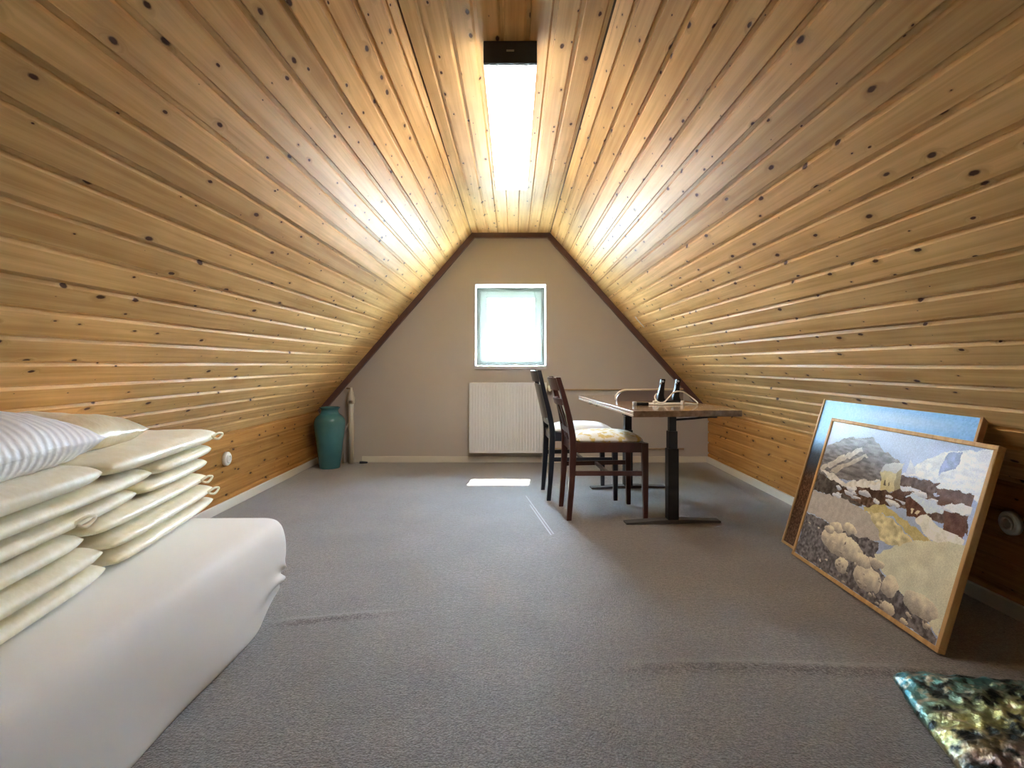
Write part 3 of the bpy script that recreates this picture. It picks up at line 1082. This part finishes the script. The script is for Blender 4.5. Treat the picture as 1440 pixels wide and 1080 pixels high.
# ------------------------------------------------------------------ chairs
def chair(label, loc, rz, wood, seat_m, top=.915, solid=False):
    c = thing('dining_chair', label, 'chair', loc, rz)
    wb, wf = .175, .205        # half widths at back and front
    D = .49
    def back_pts(s):
        return spline([(.0, s * wb, 0), (.018, s * wb, .25), (.026, s * wb, .48), (.008, s * wb, .62), (-.03, s * wb, .78), (-.07, s * wb, top)], 5)
    for s in (-1, 1):
        bm = bmesh.new()
        p = back_pts(s)
        add_sweep(bm, p, [(.015 + .006 * math.sin(min(1, q.z / .5) * PI / 2) - .006 * max(0, (q.z - .5) / .4), .016) for q in p])
        obj('rear_leg', bm, wood, c)
    for s in (-1, 1):
        bm = bmesh.new()
        add_sweep(bm, [(D, s * wf, 0), (D - .003, s * wf, .25), (D - .006, s * wf, .495)], [(.014, .014), (.019, .018), (.021, .020)])
        obj('front_leg', bm, wood, c)
    bm = bmesh.new()
    for s in (-1, 1):
        add_prism(bm, [(.02, s * wb - .011), (D - .01, s * wf - .011), (D - .01, s * wf + .011), (.02, s * wb + .011)], 'z', .435, .497)
    add_box(bm, D - .022, D + .002, -wf, wf, .435, .497, .003)
    add_box(bm, .018, .040, -wb, wb, .435, .497, .003)
    obj('seat_frame', bm, wood, c)
    bm = cushion_mesh(.45, .385, .10, 5 + loc[1], n=20, flat=3.2, puff=.55, wr=.003)
    for v in bm.verts:
        if v.co.z < -.012:
            v.co.z = -.012
        v.co.y *= 1 + .08 * (v.co.x / .22)
    bmesh.ops.translate(bm, verts=bm.verts[:], vec=(.265, 0, .508))
    obj('seat', bm, seat_m, c, True)
    def rail(z0, z1, x0, x1, name, bow=.036, th=.012):
        bm = bmesh.new()
        N = 12
        rows = []
        for k in range(N + 1):
            y = -wb + 2 * wb * k / N
            b = -bow * (1 - (y / wb) ** 2)
            rows.append([bm.verts.new((x0 + b - th, y, z0)), bm.verts.new((x0 + b + th, y, z0)), bm.verts.new((x1 + b + th, y, z1)), bm.verts.new((x1 + b - th, y, z1))])
        for A, B in zip(rows, rows[1:]):
            for k in range(4):
                bm.faces.new((A[k], A[(k + 1) % 4], B[(k + 1) % 4], B[k]))
        bm.faces.new(rows[0][::-1]); bm.faces.new(rows[-1])
        return obj(name, bm, wood, c)
    bx = lambda z: np.interp(z, [.48, .62, .78, top], [.026, .008, -.03, -.07])
    rail(top - .085, top - .004, bx(top - .085), bx(top - .004), 'top_rail')
    if solid:
        rail(.60, top - .105, bx(.60), bx(top - .105), 'back_panel', .03, .007)
    else:
        rail(.735, .775, bx(.735), bx(.775), 'back_rail')
        for y in (-.085, 0, .085):
            bm = bmesh.new()
            b = -.028 * (1 - (y / wb) ** 2)
            add_sweep(bm, [(bx(z) + b * (z - .5) / .24, y, z) for z in (.495, .57, .65, .74)], [(.006, .016)] * 4)
            obj('back_slat', bm, wood, c)
    rail(.55, .585, bx(.55), bx(.585), 'lower_rail', .006)
    for s in (-1, 1):
        bm = bmesh.new()
        add_prism(bm, [(.012, s * wb - .007), (D, s * wf - .007), (D, s * wf + .007), (.012, s * wb + .007)], 'z', .285, .315)
        obj('stretcher', bm, wood, c)
    bm = bmesh.new()
    add_box(bm, .24, .262, -.192, .192, .29, .31, .003)
    obj('stretcher', bm, wood, c)
    return c
chair('red-brown wooden chair with pale floral seat, nearer of two at the desk', (.345, 3.73, 0), math.atan2(.03, .5), M['mahogany'], M['floral'], .915)
chair('dark wooden chair with plain white seat behind the brown chair', (.246, 4.245, 0), math.radians(4), M['sky_tinted_wood'], M['white_seat'], .955, True)

# ------------------------------------------------------------------ desk
DA = math.radians(4.5)
desk = thing('standing_desk', 'wood-topped desk on black lifting legs by the right slope', 'desk', (.675, 3.13, 0), DA)
# local: x = short side to the right, y = long side away from the camera
DW, DL, DT = .645, 1.56, .735
bm = bmesh.new()
add_box(bm, .004, DW - .004, .004, DL - .004, DT - .036, DT, .003)
top_o = obj('tabletop', bm, M['laminate'], desk)
bm = bmesh.new()
for z0, z1 in ((DT - .034, DT - .021), (DT - .017, DT - .003)):
    add_box(bm, -.001, .006, .002, DL - .002, z0, z1, .002)
eb = obj('edge_reflection', bm, M['edge'], desk)  # pale strips imitate the window's reflection along the tabletop edge
eb['label'] = 'pale double strip imitating the window reflection'
bm = bmesh.new()
for y in (.34, 1.325):
    add_box(bm, .04, DW - .04, y - .03, y + .03, DT - .056, DT - .037, .003)
for x in (.27, .40):
    add_box(bm, x - .015, x + .015, .30, 1.36, DT - .066, DT - .040, .003)
obj('frame', bm, M['black'], desk)
for y in (.34, 1.325):
    bm = bmesh.new()
    add_box(bm, .352 - .034, .352 + .034, y - .032, y + .032, .022, .47, .005)
    add_box(bm, .352 - .028, .352 + .028, y - .026, y + .026, .47, .58, .004)
    add_box(bm, .352 - .022, .352 + .022, y - .020, y + .020, .58, DT - .056, .003)
    lg = obj('leg', bm, M['black'], desk)
    bm = bmesh.new()
    add_prism(bm, [(.05, 0.004), (.05, .014), (.28, .026), (.42, .026), (.655, .014), (.655, .004)], 'y', y - .035, y + .035)
    obj('foot', bm, M['foot'], lg)
bm = bmesh.new()
add_box(bm, .30, .42, .56, .80, DT - .075, DT - .066, .003)
obj('control_box', bm, mat('grey_control_box', (.30, .33, .36), .4), desk)
bm = bmesh.new()
add_tube(bm, [(.352, .36, DT - .09), (.47, .30, DT - .075), (.56, .25, DT - .06), (.60, .24, DT - .06)], .007)
obj('lever', bm, M['black'], desk, True)
bm = bmesh.new()
add_box(bm, .03, .06, 1.05, 1.12, DT - .052, DT - .037, .003)
obj('switch', bm, M['black'], desk)

# things on the desk
def on_desk(x, y, z=0):
    return Vector((.675 + x * math.cos(DA) - y * math.sin(DA), 3.13 + x * math.sin(DA) + y * math.cos(DA), DT + z))

# curved tray lying on its long edge
p0 = on_desk(.13, .86)
tray = thing('serving_tray', 'long grey tray with pale rounded rim propped up on the desk', 'tray', p0, math.radians(4))
def tray_outline(n=10, inset=0.0):
    L, H, r = .50, .078, .07
    pts = [(inset, 0)]
    for k in range(n + 1):
        a = PI - (PI / 2) * k / n
        pts.append((inset + .012 + r + (r + .012 - 0) * math.cos(a) * 1.0, H - .066 + .066 * math.sin(a) - inset))
    pts += [(L, H + .004 - inset), (L, 0)]
    return pts
bm = bmesh.new()
add_prism(bm, tray_outline(inset=.008), 'y', .004, .02)
obj('tray_face', bm, M['tray'], tray)
bm = bmesh.new()
pl = [Vector((x, .0, z)) for x, z in tray_outline()][0:-1]
add_tube(bm, [(p.x, .008, max(p.z, .007)) for p in pl], .007, 8)
obj('rim', bm, M['tray_rim'], tray, True)

# black stand with two tall prongs
p0 = on_desk(.375, .55)
stand = thing('pronged_stand', 'glossy black stand with two upright prongs on the desk', 'stand', p0, math.radians(5))
bm = bmesh.new()
add_box(bm, -.055, .135, -.03, .03, 0.0, .022, .008)
obj('base', bm, M['black_gloss'], stand, True)
for x in (-.02, .085):
    bm = bmesh.new()
    path = spline([(x + .002, 0, .018), (x - .004, 0, .05), (x + .004, .0, .10), (x + .012, .004, .145), (x + .016, .006, .165)], 4)
    add_sweep(bm, path, [(.028 - .014 * min(1, i / (len(path) * .5)) + (.0 if i < len(path) - 1 else -.006), .020 - .006 * i / len(path)) for i in range(len(path))])
    pr = obj('prong', bm, M['black_gloss'], stand)
    bm = bmesh.new()
    for dx, dz in ((-.006, .135), (.008, .150)):
        b2 = bmesh.new()
        bmesh.ops.create_icosphere(b2, subdivisions=2, radius=.0075)
        merge(bm, b2, Matrix.Translation((x + dx, -.016, dz)))
    obj('glint_bead', bm, M['silver'], pr, True)  # silver beads imitate small glints near the prong tip

# white cable loops with plugs
p0 = on_desk(.33, .42)
cable = thing('white_cable', 'white cable looped around the black stand on the desk', 'cable', p0, 0)
bm = bmesh.new()
add_tube(bm, spline([(-.17, .10, .006), (-.10, .03, .006), (.0, .0, .006), (.08, .02, .006), (.16, .05, .006), (.24, .07, .006), (.20, .10, .05), (.145, .085, .082), (.09, .08, .08), (.05, .06, .05), (.01, .05, .014), (-.03, .06, .02), (-.04, .08, .05), (-.02, .10, .07)], 7), .0045, 8)
add_tube(bm, spline([(-.16, .06, .006), (-.06, .10, .006), (.06, .07, .008), (.14, .10, .006), (.20, .06, .006)], 7), .0045, 8)
obj('cord', bm, M['cable'], cable, True)
for (x, y, r) in ((-.055, .02, .3), (.128, .03, .9)):
    bm = bmesh.new()
    add_box(bm, -.012, .012, -.01, .01, 0, .028, .005)
    bmesh.ops.rotate(bm, verts=bm.verts[:], cent=(0, 0, 0), matrix=Matrix.Rotation(r, 3, 'Z'))
    bmesh.ops.translate(bm, verts=bm.verts[:], vec=(x, y, 0))
    obj('plug', bm, M['cable'], cable)

# small clear and dark adapter near the left edge
p0 = on_desk(.155, .42)
ad = thing('small_adapter', 'small dark adapter with silver ends near the left edge of the desk', 'adapter', p0, .2)
bm = bmesh.new()
add_box(bm, -.01, .07, -.02, .02, 0, .018, .005)
obj('body', bm, M['black_gloss'], ad)
bm = bmesh.new()
add_box(bm, -.032, -.009, -.012, .012, 0, .024, .004)
obj('end_piece', bm, M['silver'], ad)

# ------------------------------------------------------------------ iridescent cushion on the carpet
bm = bmesh.new()
N = 110
cw, cl_, chh = .62, .52, .10
tp, bt = [], []
for j in range(N + 1):
    a_, b_ = [], []
    for i in range(N + 1):
        u, v = -1 + 2 * i / N, -1 + 2 * j / N
        x, y = u * cw / 2, v * cl_ / 2
        e = (max(0, 1 - abs(u) ** 4.5) ** .5) * (max(0, 1 - abs(v) ** 4.5) ** .5)
        qq = 1 - .05 * (u * u * v * v) ** 1.5 + .022 * noise.noise(Vector((u * 4, v * 4, 1.7))) * max(abs(u), abs(v)) ** 3
        x *= qq; y *= qq
        P = Vector((x * 9, y * 9, 3.3))
        cr = noise.noise(P) * .5 + (1 - abs(noise.noise(P * 1.9 + Vector((5, 1, 0)))) * 2) * .55 + (1 - abs(noise.noise(P * 4.1)) * 2) * .25
        z = chh * .42 * e + .024 * cr * e
        if i in (0, N) or j in (0, N):
            w_ = bm.verts.new((x, y, .035 + .004 * cr)); a_.append(w_); b_.append(w_)
        else:
            a_.append(bm.verts.new((x, y, .035 + z))); b_.append(bm.verts.new((x, y, .035 - .034 * e)))
    tp.append(a_); bt.append(b_)
for j in range(N):
    for i in range(N):
        bm.faces.new((tp[j][i], tp[j][i + 1], tp[j + 1][i + 1], tp[j + 1][i]))
        q = (bt[j][i], bt[j + 1][i], bt[j + 1][i + 1], bt[j][i + 1])
        try:
            bm.faces.new(q)
        except ValueError:
            pass
# origin at the far left corner, long side running right
bmesh.ops.translate(bm, verts=bm.verts[:], vec=(cw / 2, -cl_ / 2, 0))
ic = obj('floor_cushion', bm, M['foil'], smooth=True)
ic.location = (1.165, 1.735, .0015)
ic.rotation_euler = (0, 0, math.radians(-15))
tag(ic, 'crumpled iridescent teal and gold foil cushion lying on the carpet', 'cushion')
